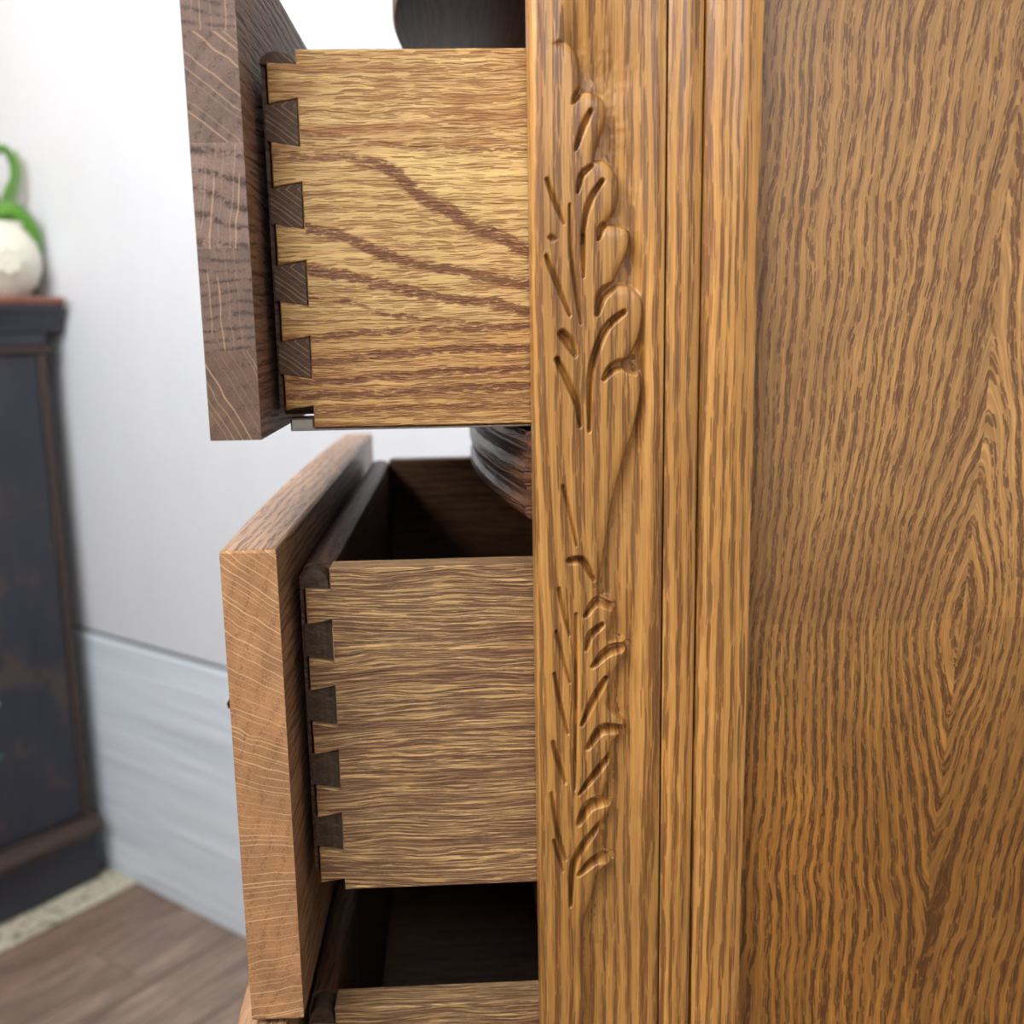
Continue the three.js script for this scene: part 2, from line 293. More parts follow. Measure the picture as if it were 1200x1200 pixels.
{
  const { u0, u1, v0, v1, h, t } = ROOM;
  const fl = struct('floor', mapUV(box(u0 - t, -0.12, v0 - t, u1 + t, -0.008, v1 + t), wallWhite), (() => { const m = new THREE.MeshPhysicalMaterial({ roughness: 0.8 }); m.color.setRGB(0.05, 0.035, 0.025); return m; })());
  const tones = [[164, 140, 124], [150, 126, 110], [172, 148, 130], [144, 120, 106], [158, 136, 122]];
  const planks = tones.map((c, i) => surface(640, 96, 1200, 140, (x, y, o) => oak(y + (fbm(x / 200 + i, y / 40) - 0.5) * 14, x, { period: 13, lo: 0.2, hi: 0.5, w: 2.4, len: 120, seed: 90 + i * 3, light: c, mid: c.map((k) => k * 0.82), dark: c.map((k) => k * 0.6), pk: 0.6, lowk: 0.4, tl: 400 }, o), { roughness: 0.4, bump: 0.0006 }));
  const W = 0.14, L = 1.2, pg = planks.map((m) => mapUV(box(0.0008, -0.008, 0.0008, W - 0.0008, 0, L - 0.0008, 0.001), m, 'z'));
  for (let i = 0, u = u0; u < u1; i++, u += W) for (let v = v0 - (i * 0.37 % 1) * L; v < v1; v += L) {
    const k = Math.floor(rnd() * planks.length), m = new THREE.Mesh(pg[k], planks[k]);
    m.name = numbered('floor_plank'); m.position.set(u, 0, v); m.castShadow = m.receiveShadow = true; fl.add(m);
  }
  struct('ceiling', box(u0 - t, h, v0 - t, u1 + t, h + t, v1 + t), wallWhite);
  const back = struct('wall_back', box(u0 - t, 0, v0 - t, u1 + t, h, v0), new THREE.MeshPhysicalMaterial({ color: 0x77777a, roughness: 0.8 }));
  for (const [a, b] of [[u0, 1.35], [1.352, u1]]) {
    const up = part('wall_panel', mapUV(box(a, 0.469, v0, b, h, v0 + 0.008, 0.002), sheetWhite, 'x'), sheetWhite, back); up.position.set(0, 0, 0);
    const lo = part('wall_panel', mapUV(box(a, 0.0, v0, b, 0.461, v0 + 0.013, 0.002), lowSheet, 'x'), lowSheet, back); lo.position.set(0, 0, 0);
  }
  struct('wall_left', box(u0 - t, 0, v0, u0, h, v1), wallBeige);
  struct('wall_right', box(u1, 0, v0, u1 + t, h, v1), wallBeige);
  const o = WIN, q = ADDED_WIN2;
  struct('wall_front', mergeGeometries([box(u0 - t, 0, v1, o.u0, h, v1 + t), box(o.u0, 0, v1, o.u1, o.y0, v1 + t), box(o.u0, o.y1, v1, o.u1, h, v1 + t), box(o.u1, 0, v1, q.u0, h, v1 + t), box(q.u0, 0, v1, q.u1, q.y0, v1 + t), box(q.u0, q.y1, v1, q.u1, h, v1 + t), box(q.u1, 0, v1, u1 + t, h, v1 + t)]), wallBeige);
  const f = 0.05, zc = v1 + 0.05, bar = (a, b, c, d) => box(a, b, zc - 0.02, c, d, zc + 0.02, 0.003);
  const glass = new THREE.MeshPhysicalMaterial({ transmission: 1, roughness: 0, thickness: 0 });
  [o, q].forEach((o, i) => {  // the second of the two is the added, unseen window
    const w = struct('window_' + (i + 1), mergeGeometries([bar(o.u0, o.y0, o.u1, o.y0 + f), bar(o.u0, o.y1 - f, o.u1, o.y1), bar(o.u0, o.y0 + f, o.u0 + f, o.y1 - f), bar(o.u1 - f, o.y0 + f, o.u1, o.y1 - f), bar((o.u0 + o.u1) / 2 - 0.03, o.y0 + f, (o.u0 + o.u1) / 2 + 0.03, o.y1 - f)]), trimWhite);
    for (const s of [0, 1]) { const c = (o.u0 + o.u1) / 2, p = part('pane', box(s ? c + 0.03 : o.u0 + f, o.y0 + f, zc - 0.003, s ? o.u1 - f : c - 0.03, o.y1 - f, zc + 0.003, 0.0005), glass, w); p.position.set(0, 0, 0); }
  });
  const globe = thing('added_ceiling_lamp', 'round white glass globe lamp, added out of view at the ceiling for warm light', 'lamp', inRoom(ADDED_LAMP[0], 0, ADDED_LAMP[2]).toArray(), null, TURN); globe.userData.local = true;
  const opal = new THREE.MeshStandardMaterial({ roughness: 0.4, emissive: new THREE.Color(1, 0.84, 0.62), emissiveIntensity: 1.5 }), gs = new THREE.SphereGeometry(0.09, 32, 20); gs.translate(0, ADDED_LAMP[1], 0); part('shade', gs, opal, globe);
  const rod = new THREE.CylinderGeometry(0.006, 0.006, h - ADDED_LAMP[1] - 0.08, 12); rod.translate(0, (h + ADDED_LAMP[1] + 0.08) / 2, 0); part('rod', rod, brass, globe);
  // the pale stone strip on the floor along the foot of the dark cabinet
  const stone = surface(256, 64, 400, 80, (x, y, o) => { const n = fbm(x / 16, y / 12), d = sst(0.56, 0.7, fbm(x / 9 + 40, y / 9)); for (let c = 0; c < 3; c++) o[c] = mix([206, 200, 180][c] + 40 * (n - 0.5), [112, 104, 88][c], d * 0.8); o[3] = n; }, { roughness: 0.5, bump: 0.001 });
  struct('trim_1', mapUV(box(-0.01, 0, v0 + 0.014, 0.072, 0.008, v1 - 0.2, 0.003), stone, 'z'), stone);
}

// ---------------------------------------------------------------- the chest of drawers
// carved post: a height field, strokes in millimetres from the face's origin (x to the right, y from eye height)
const UP = [[33.9,91.0],[36.5,90.5],[39.3,87.8],[40.4,81.7],[41.2,75.5],[44.9,75.2],[48.4,72.2],[48.4,66.3],[46.3,59.7],[44.9,53.1],[48.9,53.1],[52.4,48.9],[52.7,39.7],[48.9,32.4],[53.0,31.8],[56.8,30.1],[56.6,24.4],[53.6,17.9],[51.6,12.2],[57.8,11.2],[61.4,7.1],[61.1,-3.4],[57.9,-11.0],[54.9,-15.6],[59.7,-16.3],[61.5,-21.7],[59.2,-36.7],[54.4,-51.9],[50.7,-67.2],[48.2,-82.9],[45.7,-95.6]];
const LO = [[36.4,-84.5],[41.7,-84.9],[45.7,-93.0],[46.9,-99.5],[51.6,-100.9],[51.0,-109.3],[50.7,-115.8],[57.0,-117.3],[52.6,-126.7],[50.7,-133.3],[50.1,-141.6],[56.2,-149.2],[51.4,-155.8],[50.7,-167.0],[48.1,-177.6],[51.4,-180.9],[47.5,-187.7],[46.5,-200.0],[51.7,-203.0],[46.1,-208.9],[43.4,-219.5],[39.7,-230.2],[39.4,-243.0],[40.6,-257.8],[40.6,-269.1],[37.8,-278.4]];
const CUTS = [[1.24,1.2,[[44.3,69.5],[41.7,64.1],[39.4,57.3]]],[1.24,1.3,[[44.6,52.0],[41.4,49.0],[39.9,43.5]]],[1.24,1.3,[[48.3,47.0],[45.1,42.6],[42.8,36.5],[41.3,26.6]]],[0.93,1.0,[[41.9,29.4],[41.8,15.2]]],[0.93,1.0,[[29.5,47.8],[32.0,40.8],[35.2,33.2]]],[1.08,1.1,[[28.9,22.5],[32.4,13.9],[37.0,2.3]]],[1.24,0.7,[[30.4,28.7],[32.2,28.1]]],[0.78,0.7,[[37.2,39.3],[37.4,25.2],[39.1,10.9],[40.8,-0.7]]],[2.17,1.8,[[51.9,12.2],[48.3,9.1],[46.5,2.7]]],[1.55,1.5,[[55.7,3.1],[50.4,-1.1],[47.1,-7.2],[44.1,-18.4],[43.7,-37.9]]],[2.17,1.7,[[34.3,-3.8],[36.6,-6.8],[38.7,-11.2]]],[1.40,1.4,[[32.4,-12.6],[35.9,-19.7],[39.5,-28.8],[40.4,-36.3]]],[2.17,1.9,[[60.0,-17.2],[55.5,-14.8],[51.6,-16.2],[48.9,-19.7]]],[1.55,1.2,[[41.2,76.6],[39.8,74.4],[38.6,72.3]]],[1.55,1.4,[[48.9,32.7],[47.7,30.8],[47.1,27.9]]],[1.55,1.5,[[36.4,-84.8],[40.8,-84.9],[45.1,-92.3]]],[1.86,1.6,[[52.0,-102.8],[46.3,-100.4],[41.9,-105.8]]],[1.55,1.4,[[47.9,-109.5],[43.8,-113.3],[42.2,-118.8]]],[2.17,1.8,[[57.3,-118.0],[50.7,-119.4],[44.7,-125.1]]],[1.55,1.6,[[49.4,-130.2],[44.6,-138.7],[40.5,-148.0]]],[2.17,1.9,[[55.8,-150.5],[48.1,-149.9],[42.7,-157.2]]],[1.55,1.6,[[51.4,-159.9],[45.2,-167.9],[39.4,-175.6]]],[2.48,2.0,[[50.7,-178.4],[43.6,-180.2],[39.0,-187.7]]],[1.71,1.6,[[47.1,-188.4],[41.2,-196.2],[36.9,-204.9],[35.8,-221.7]]],[2.17,1.9,[[52.0,-203.1],[46.1,-202.5],[39.2,-208.6]]],[0.78,0.8,[[38.5,-105.0],[38.3,-131.2],[37.8,-173.8]]],[1.08,1.0,[[29.5,-154.3],[31.7,-162.9],[34.2,-170.9]]],[0.93,0.9,[[28.7,-174.8],[31.4,-192.3],[34.3,-202.3]]],[0.78,0.8,[[29.5,-194.0],[33.0,-207.2]]],[0.93,0.9,[[30.4,-127.6],[32.8,-141.0],[35.3,-151.2]]],[0.78,0.7,[[31.2,-111.3],[33.6,-121.1],[36.1,-131.1]]],[0.93,0.8,[[32.3,-95.2],[34.4,-104.9],[36.2,-113.0]]],[0.78,0.7,[[34.1,-57.5],[36.5,-66.9],[38.9,-79.5]]]];
// smooth the hand-set points
const smooth = (pts, n) => { const c = new THREE.CatmullRomCurve3(pts.map(([x, y]) => new THREE.Vector3(x, y, 0)), false, 'centripetal'); return c.getPoints(n).map((p) => [p.x, p.y]); };
function segD(x, y, a, b) { const dx = b[0] - a[0], dy = b[1] - a[1], t = Math.min(1, Math.max(0, ((x - a[0]) * dx + (y - a[1]) * dy) / (dx * dx + dy * dy + 1e-9))); return [Math.hypot(x - a[0] - t * dx, y - a[1] - t * dy), t]; }
const cuts = CUTS.map(([w, d, p]) => { const q = smooth(p, 10), xs = q.map((v) => v[0]), ys = q.map((v) => v[1]); return { w, d, q, b: [Math.min(...xs) - 3, Math.max(...xs) + 3, Math.min(...ys) - 3, Math.max(...ys) + 3] }; });
const outlines = [UP, LO].map((p) => { const q = smooth(p, p.length * 4), ys = q.map((v) => v[1]); return { q, y0: Math.min(...ys), y1: Math.max(...ys), poly: [...q, [10, q[q.length - 1][1] - 2], [10, q[0][1] + 2]] }; });
function inside(poly, x, y) { let r = false; for (let i = 0, j = poly.length - 1; i < poly.length; j = i++) { const a = poly[i], b = poly[j]; if ((a[1] > y) !== (b[1] > y) && x < (b[0] - a[0]) * (y - a[1]) / (b[1] - a[1]) + a[0]) r = !r; } return r; }
const EDGE = [[-290, 41], [-240, 43], [-205, 50], [-150, 55], [-117, 56], [-92, 48], [-55, 56], [-20, 62], [10, 60], [45, 54], [75, 46], [92, 40], [120, 38]];
function edgeX(y) { let i = 0; while (i < EDGE.length - 2 && y > EDGE[i + 1][0]) i++; return mix(EDGE[i][1], EDGE[i + 1][1], sst(EDGE[i][0], EDGE[i + 1][0], y)); }
// returns [height in mm, which leaf the point lies on (-1: the ground)]
function carving(x, y) {
  let h = 0, leaf = -1, dOut = 99, fade = 0;
  outlines.forEach((o, i) => {
    if (y < o.y0 - 12 || y > o.y1 + 26) return;
    let d = 99; for (let k = 0; k < o.q.length - 1; k++) { const a = o.q[k]; if (Math.abs(a[1] - y) > 27) continue; d = Math.min(d, segD(x, y, a, o.q[k + 1])[0]); }
    if (inside(o.poly, x, y)) { if (y <= o.y1 && y >= o.y0 && x > 28.5) leaf = i; h = Math.min(h, -0.9 * Math.exp(-d / 1.1)); dOut = -1; fade = 1; } else if (dOut > 0) dOut = Math.min(dOut, d);
  });
  if (dOut >= 0 && dOut < 27) h -= mix(0.9, 5.0 * (1 - sst(edgeX(y) - 1, 68, x)) * (1 - sst(80, 112, y)) * sst(68.5, 60, x) * (y > 84 ? sst(34, 39, x) : 1) * (0.97 + 0.06 * vn(x / 1.2, y / 1.8)), sst(0, 1.3, dOut));
  for (const c of cuts) {
    if (x < c.b[0] || x > c.b[1] || y < c.b[2] || y > c.b[3]) continue;
    let best = 99, at = 0; for (let k = 0; k < c.q.length - 1; k++) { const [d, t] = segD(x, y, c.q[k], c.q[k + 1]); if (d < best) { best = d; at = (k + t) / (c.q.length - 1); } }
    const w = c.w * 1.12 * (0.35 + 0.65 * Math.pow(Math.sin(Math.PI * Math.min(0.985, 0.2 + 0.78 * at)), 0.8));
    h -= 2.6 * c.d * sst(w, w * 0.1, best);
  }
  return [h, leaf];
}
const BOW = (z, zc = -0.191, half = 0.194) => 1 - ((z - zc) / half) ** 2;
const chest = thing('chest_of_drawers', 'golden oak chest of drawers with a carved leaf corner post and three drawers pulled open', 'chest of drawers', [0.235, 0, -0.19]);
const XF = 0.024, CORNER = 0.004, TOPY = 1.146;
{
  const cols = [[XF, -0.017, 0]];                               // front face, rounded corner, side face
  for (let k = 0; k <= 6; k++) { const a = k / 6 * Math.PI / 2; cols.push([XF + CORNER - CORNER * Math.cos(a), -CORNER + CORNER * Math.sin(a), Math.sin(a) > 0.95 ? 0.3 : 0]); }
  const nx = 108; for (let k = 1; k <= nx; k++) { const x = XF + CORNER + k / nx * (0.0700 - XF - CORNER); cols.push([x, 0, 1]); }
  cols.push([0.0701, -0.005, 0]);
  const rows = [0.02, 0.2, 0.5, 0.7]; for (let y = 0.7; y < 1.12; y += 0.0004) rows.push(y); rows.push(TOPY);
  const nc = cols.length, pos = new Float32Array(rows.length * nc * 3), uv = new Float32Array(rows.length * nc * 2), leafAt = new Int8Array(rows.length * nc);
  let run_ = 0; const along = cols.map((c, i) => { if (i) run_ += Math.hypot(c[0] - cols[i - 1][0], c[1] - cols[i - 1][1]); return run_; });
  rows.forEach((y, j) => cols.forEach((c, i) => {
    const k = j * nc + i, x = c[0] * 1000; let h = 0, leaf = -1;
    if (c[2] > 0) { [h, leaf] = y > 0.701 && y < 1.12 ? carving(x, (y - 1) * 1000) : [0, -1]; h *= (c[2] === 1 ? sst(27.5, 29.5, x) : 0) * sst(0.7015, 0.714, y); h -= 0.5 * sst(66.5, 70, x) ; h += 0.05 * (vn(x / 2, y * 60) - 0.5); }
    pos.set([c[0], y, c[1] + h / 1000], k * 3); leafAt[k] = leaf;
    uv.set([(y - 0.7) / 0.42, along[i] / 0.1], k * 2);
  }));
  const idx = [[], [], []];
  for (let j = 0; j < rows.length - 1; j++) for (let i = 0; i < nc - 1; i++) {
    const a = j * nc + i, b = a + 1, c = a + nc, d = c + 1, l = leafAt[a]; idx[l + 1].push(a, b, d, a, d, c);
  }
  const whole = new THREE.BufferGeometry(); whole.setAttribute('position', new THREE.BufferAttribute(pos, 3)); whole.setAttribute('uv', new THREE.BufferAttribute(uv, 2)); whole.setIndex(idx.flat()); whole.computeVertexNormals();
  const piece = (ix) => { const map = new Map(), p = [], n = [], u = [], out = []; for (const v of ix) { let m = map.get(v); if (m === undefined) { m = map.size; map.set(v, m); for (let c = 0; c < 3; c++) { p.push(pos[v * 3 + c]); n.push(whole.attributes.normal.array[v * 3 + c]); } u.push(uv[v * 2], uv[v * 2 + 1]); } out.push(m); } const g = new THREE.BufferGeometry(); g.setAttribute('position', new THREE.Float32BufferAttribute(p, 3)); g.setAttribute('normal', new THREE.Float32BufferAttribute(n, 3)); g.setAttribute('uv', new THREE.Float32BufferAttribute(u, 2)); g.setIndex(out); return g; };
  const core = mapUV(box(XF + 0.0005, 0.02, -0.0165, 0.0695, TOPY, -0.005, 0.0005), postOak, 'y');
  const face = piece(idx[0]).toNonIndexed();
  const post = part('corner_post', mergeGeometries([face, core]), postOak, chest);
  part('carved_leaf', piece(idx[1]), postOak, post, 'tall carved leaf with scalloped right edge'); part('carved_leaf', piece(idx[2]), postOak, post, 'lower carved leaf with deep side cuts');
  const zf = -0.382;
  part('corner_post', mapUV(box(XF, 0.02, zf, 0.07, TOPY, zf + 0.0165, 0.003), postOak, 'y'), postOak, chest);
  for (const z of [[-0.0165, 0], [zf, zf + 0.0165]]) part('rear_post', mapUV(box(0.40, 0.02, z[0], 0.446, TOPY, z[1], 0.003), postOak, 'y', [0.1, 0.3, 0]), postOak, chest);
  // mouldings that stand between the post and the panel: profile in plan
  const stand = (pts, name) => part(name, mapUV(upright(pts, 0.02, TOPY, 0), mouldOak, 'y', [0.07, 0.7, 0]), mouldOak, chest);
  const bead = [[0.0706, -0.008]]; for (let k = 0; k <= 12; k++) { const t = k / 12; bead.push([0.0706 + 0.0118 * t, -0.0016 + 0.0021 * Math.pow(Math.sin(Math.PI * (0.06 + 0.9 * t)), 0.6)]); } bead.push([0.0824, -0.008]);
  stand(bead.reverse(), 'bead_moulding');
  const ov = [[0.0829, -0.009], [0.0831, -0.0022]]; for (let k = 0; k <= 14; k++) { const t = k / 14; ov.push([0.0836 + 0.0184 * t, -0.0018 + 0.0046 * Math.pow(Math.sin(Math.PI * (0.06 + t * 0.66)), 0.8) - 0.0008 * t * t]); } ov.push([0.1026, -0.001], [0.1028, -0.0065], [0.1028, -0.009]);
  stand(ov.reverse(), 'panel_moulding');
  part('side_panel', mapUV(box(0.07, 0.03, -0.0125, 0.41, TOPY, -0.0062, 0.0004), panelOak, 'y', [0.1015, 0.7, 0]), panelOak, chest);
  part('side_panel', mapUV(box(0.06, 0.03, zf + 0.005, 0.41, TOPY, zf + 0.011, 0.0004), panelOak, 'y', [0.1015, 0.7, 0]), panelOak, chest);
  part('back_panel', mapUV(box(0.432, 0.03, zf + 0.016, 0.44, TOPY, -0.016), caseOak, 'y'), caseOak, chest);
  // top: a bowed slab; its underside shows above the uppermost drawer
  const bow = (x0, d, z0, z1, xb, n = d ? 28 : 1) => { const p = [[xb, z0]]; for (let k = 0; k <= n; k++) { const z = mix(z0, z1, k / n); p.push([x0 - d * Math.max(0, BOW(z, (z0 + z1) / 2, Math.abs(z1 - z0) / 2)), z]); } p.push([xb, z1]); return p; };
  const topM = part('case_top', mapUV(upright(bow(0.030, 0.0615, 0.012, -0.412, 0.455), TOPY, TOPY + 0.024, 0.003), topOak, 'z'), topOak, chest);
  // bowed rails under each drawer: moulded front edge of stacked beads
  const RAIL = [[-0.03, 0], [-0.001, 0], [0.0012, 0.0008], [0.0024, 0.003], [0.0024, 0.006], [0.001, 0.0082], [-0.0008, 0.0088], [-0.001, 0.0098], [0.0012, 0.0112], [0.0026, 0.0145], [0.0028, 0.019], [0.0018, 0.0225], [0, 0.0246], [-0.0014, 0.0252], [-0.0014, 0.0262], [0.0006, 0.0272], [0.0014, 0.0292], [0.0014, 0.0318], [0.0002, 0.0334], [-0.03, 0.0334]];
  for (const [y, d] of [[0.927, 0.0195], [0.741, 0], [0.553, 0.0195]]) {
    const n = d ? 36 : 2, p = [], ix = [], m = RAIL.length, zc = -0.191;
    for (let i = 0; i <= n; i++) { const z = mix(-0.0175, -0.3645, i / n), x0 = XF + (d ? 0 : 0.004) - d * BOW(z, zc, 0.174); for (const [o, h] of RAIL) p.push(o < -0.02 ? 0.05 : x0 - o, y + h, z); }
    for (let i = 0; i < n; i++) for (let k = 0; k < m; k++) { const a = i * m + k, b = i * m + (k + 1) % m; ix.push(a, b + m, b, a, a + m, b + m); }
    for (const [t, base] of [[0, 0], [1, n * m]]) for (const [a, b, c] of THREE.ShapeUtils.triangulateShape(RAIL.map(([o, h]) => new THREE.Vector2(-o, h)), [])) ix.push(base + a, base + (t ? c : b), base + (t ? b : c));
    const g = new THREE.BufferGeometry(); g.setAttribute('position', new THREE.Float32BufferAttribute(p, 3)); g.setIndex(ix);
    part('drawer_rail', mapUV(g, railOak, 'z'), railOak, chest);
  }
  part('apron', mapUV(upright(bow(XF, 0.0215, -0.0175, -0.3645, 0.05), 0.06, 0.548), caseOak, 'z'), caseOak, chest);
  part('case_bottom', mapUV(box(0.05, 0.52, -0.3645, 0.43, 0.535, -0.0175), caseOak, 'x'), caseOak, chest);
  part('plinth', mapUV(upright(bow(XF - 0.012, 0.024, 0.008, -0.39, 0.452), 0, 0.06, 0.003), caseOak, 'z'), caseOak, chest);
}

// ---------------------------------------------------------------- the drawers
function drawer(label, d) {
  const t = thing('drawer', label, 'drawer', [d.back + 0.16, d.y0, -0.18], 'open drawers of the oak chest');
  const z0 = d.zn ?? 0.003, z1 = -0.387, N = 30;
  // the bowed front board
  const plan = [[d.back, z0]]; plan.push([d.back, z1]); for (let k = N; k >= 0; k--) { const z = mix(z0, z1, k / N); plan.push([d.front - 0.004 * BOW(z, -0.19, 0.196), z]); }
  const cuts_ = d.blocks ?? [[d.f0, d.f1, d.end]], fo = new THREE.Group(); 
  let parent = t, frontPart;
  cuts_.forEach(([a, b, end], i) => {
    let g = mapUV(upright(plan, a, b, d.blocks ? 0.0001 : 0.0013), d.wood, 'z', [0, d.f0, 0]);
    g = reUV(g, (n) => n[2] > 0.9, (x, y) => [(x - d.front) / end.userData.size[0], (y - a) / end.userData.size[1]]);
    g = faceGroups(g, (x, y, z) => (z > 0.9 ? 1 : 0), 2);
    if (d.blocks) {
      if (!frontPart) { frontPart = new THREE.Group(); frontPart.name = 'drawer_front'; frontPart.position.copy(t.position).negate(); t.add(frontPart); }
      const m = new THREE.Mesh(g, [d.wood, end]); m.name = numbered('core_block'); m.castShadow = m.receiveShadow = true; frontPart.add(m);
    } else frontPart = part('drawer_front', g, [d.wood, end], t);
  });
  // inner front with a rounded top, behind the tails
  const xa = d.back + d.gap, xb = d.pin, yt = d.y1, yb = d.y0, r = (xb - xa) / 2, prof = [[xa, yb + 0.004], [xb, yb + 0.004], [xb, yt - r * 0.55]];
  for (let k = 1; k < 9; k++) { const a = k / 9 * Math.PI; prof.push([xa + r + r * Math.cos(a), yt - r * 0.55 + r * 0.55 * Math.sin(a)]); } prof.push([xa, yt - r * 0.55]);
  const S = -0.018, th = 0.013, zi = S - th, zo = -0.345;
  const ends = run([[xa, yb + 0.006], [d.tail - 0.0012, yb + 0.006], [d.tail - 0.0012, yt - r * 0.6], ...prof.slice(3).reverse().filter((p) => p[0] < d.tail - 0.0012).map((p) => p), [xa, yt - r * 0.55]], zi, S - 0.0035);
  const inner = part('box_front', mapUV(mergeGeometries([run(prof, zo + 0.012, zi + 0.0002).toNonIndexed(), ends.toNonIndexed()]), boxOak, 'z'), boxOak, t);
  // near side: tails cut between the pins
  const xr = d.back + 0.335, out = [[xr, yb], [d.pin, yb]], notch = [...d.pins];
  const tail = d.tail, f = 0.0012;
  out.push([d.pin, d.low], [tail, d.low - f]);
  [...d.pins].reverse().forEach(([hi, lo]) => { out.push([tail, lo + f], [d.pin, lo - f * 0.4], [d.pin, hi + f * 0.4], [tail, hi - f]); });
  out.push([tail, d.high + 0.0004], [d.pin, d.high - f * 0.2], [d.pin, yt], [xr, yt]);
  const sideG = reUV(mapUV(run(out, zi, S, 0.0004), d.side, 'x', [d.tail, yb, 0]), () => false);
  part('drawer_side', sideG, d.side, t);
  d.pins.forEach(([hi, lo]) => part('dovetail_pin', mapUV(run([[tail - 0.0016, lo + f + 0.0003], [d.pin - 0.0003, lo - f * 0.3], [d.pin - 0.0003, hi + f * 0.3], [tail - 0.0016, hi - f - 0.0003]], zi, S - d.sunk, 0.0002), d.pinMat, 'x', [tail - 0.0017, lo - 0.001, 0]), d.pinMat, inner));
  // the rounded end of the inner front above the first tail
  const cap = []; for (let k = 0; k <= 10; k++) { const a = Math.PI * (1 - k / 10); cap.push([xa + r * 0.96 + r * 0.96 * Math.cos(a), d.high - 0.0002 + (yt - d.high) * Math.sin(a) * 0.96]); }
  part('dovetail_pin', mapUV(run([...cap].reverse(), zi, S - d.sunk, 0.0002), d.pinMat, 'x', [tail, d.high, 0]), d.pinMat, inner);
  // far side, back, bottom
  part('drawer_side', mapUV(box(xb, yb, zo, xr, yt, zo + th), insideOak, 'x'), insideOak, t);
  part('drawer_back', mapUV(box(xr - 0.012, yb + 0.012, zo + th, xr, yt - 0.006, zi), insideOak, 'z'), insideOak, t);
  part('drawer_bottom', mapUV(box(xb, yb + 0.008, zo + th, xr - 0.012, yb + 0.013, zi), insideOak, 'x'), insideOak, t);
  if (d.runner) part('slide_runner', mergeGeometries([box(d.tail + 0.0012, yb - 0.0012, S - 0.014, xr - 0.01, yb - 0.0002, S - 0.0008, 0.0003), run([[d.tail + 0.0012, yb - 0.0012], [d.pin - 0.0002, yb - 0.0012], [d.pin - 0.0002, yb + 0.0035], [d.tail + 0.0012, yb + 0.0035]], S - 0.012, S - 0.001, 0.0006).toNonIndexed()].map((g) => (g.index ? g.toNonIndexed() : g))), steel, t, 'bright steel runner');
  // two bail pulls on the outer face
  for (const z of d.pulls) {
    const x = d.front - 0.004 * BOW(z, -0.19, 0.196), y = d.py, plate = new THREE.CylinderGeometry(0.013, 0.015, 0.003, 20); plate.rotateZ(Math.PI / 2).translate(x - 0.0015, y, z);
    const bail = new THREE.TorusGeometry(0.0125, 0.0022, 8, 24, Math.PI); bail.rotateZ(Math.PI).rotateY(Math.PI / 2).rotateZ(-0.95).translate(x - 0.0052, y - 0.001, z);
    const pl = part('drawer_pull', plate, brass, t); const bl = part('bail', bail, brass, pl); bl.position.set(0, 0, 0);
    for (const s of [-1, 1]) { const p = new THREE.CylinderGeometry(0.0026, 0.0032, 0.006, 10); p.rotateZ(Math.PI / 2).translate(x - 0.005, y, z + s * 0.0118); part('post', p, brass, pl); }
  }
  return t;
}
const B = [0.9618, 0.9925, 1.0262, 1.0602, 1.0945, 1.13];
drawer('uppermost open drawer, pale gold side with swirling grain and a grey-brown striped front end', {
  front: -0.0882, back: -0.0708, f0: 0.9618, f1: 1.13, wood: greyFrontOak, blocks: blockEnds.map((e, i) => [B[i], B[i + 1], e]),
  gap: 0.0027, tail: -0.0655, pin: -0.0555, y0: 0.9636, y1: 1.0940, high: 1.0895, low: 0.9715,
  pins: [[1.0775, 1.0626], [1.0496, 1.0347], [1.0228, 1.0080], [0.9961, 0.9819]], side: upperSide, pinMat: pinEnd, sunk: 0.0006, runner: true, pulls: [-0.11, -0.27], py: 1.045,
});
drawer('middle open drawer, tan front end and streaky brown side, dark inside seen from above', {
  front: -0.0879, back: -0.0682, f0: 0.7372, f1: 0.9231, wood: frontOak, end: tanEnd,
  gap: 0.0035, tail: -0.0622, pin: -0.0528, y0: 0.7786, y1: 0.9103, high: 0.9022, low: 0.7832,
  pins: [[0.8899, 0.8741], [0.8636, 0.8480], [0.8374, 0.8216], [0.8111, 0.7953]], side: lowerSide, pinMat: pinDull, sunk: 0.0022, pulls: [-0.075, -0.307], py: 0.846,
});
drawer('lowest open drawer, only the top edge of its side in view at the bottom', {
  front: -0.0945, back: -0.0748, gap: 0.004, f0: 0.5495, f1: 0.7352, wood: frontOak, end: tanEnd,
  tail: -0.0690, pin: -0.0596, y0: 0.594, y1: 0.7257, high: 0.7176, low: 0.5986,
  pins: [[0.7053, 0.6895], [0.6790, 0.6634], [0.6528, 0.6370], [0.6265, 0.6107]], side: lowerSide, pinMat: pinDull, sunk: 0.0022, pulls: [-0.075, -0.307], py: 0.658,
});

// ---------------------------------------------------------------- the dark cabinet by the wall, its vase and plant
const navy = surface(512, 768, 700, 1060, (x, y, o) => {
  const n = fbm(x / 90, y / 90), wear = sst(0.62, 0.78, fbm(x / 34 + 9, y / 42)) * sst(900, 500, y) * 0.75, s = (vn(x / 5, y / 60) - 0.5) * 8;
  const base = [38 + 14 * n + s, 40 + 14 * n + s, 52 + 12 * n + s]; for (let c = 0; c < 3; c++) o[c] = mix(base[c], [80, 64, 54][c], wear); o[3] = 0.5 + 0.3 * (n - 0.5) - 0.3 * wear;
}, { roughness: 0.4, bump: 0.001 });
const wornWood = surface(256, 128, 300, 60, (x, y, o) => { const n = fbm(x / 40, y / 8); o[0] = 44 + 40 * n; o[1] = 36 + 30 * n; o[2] = 34 + 24 * n; o[3] = n; }, { roughness: 0.5, bump: 0.0006 });
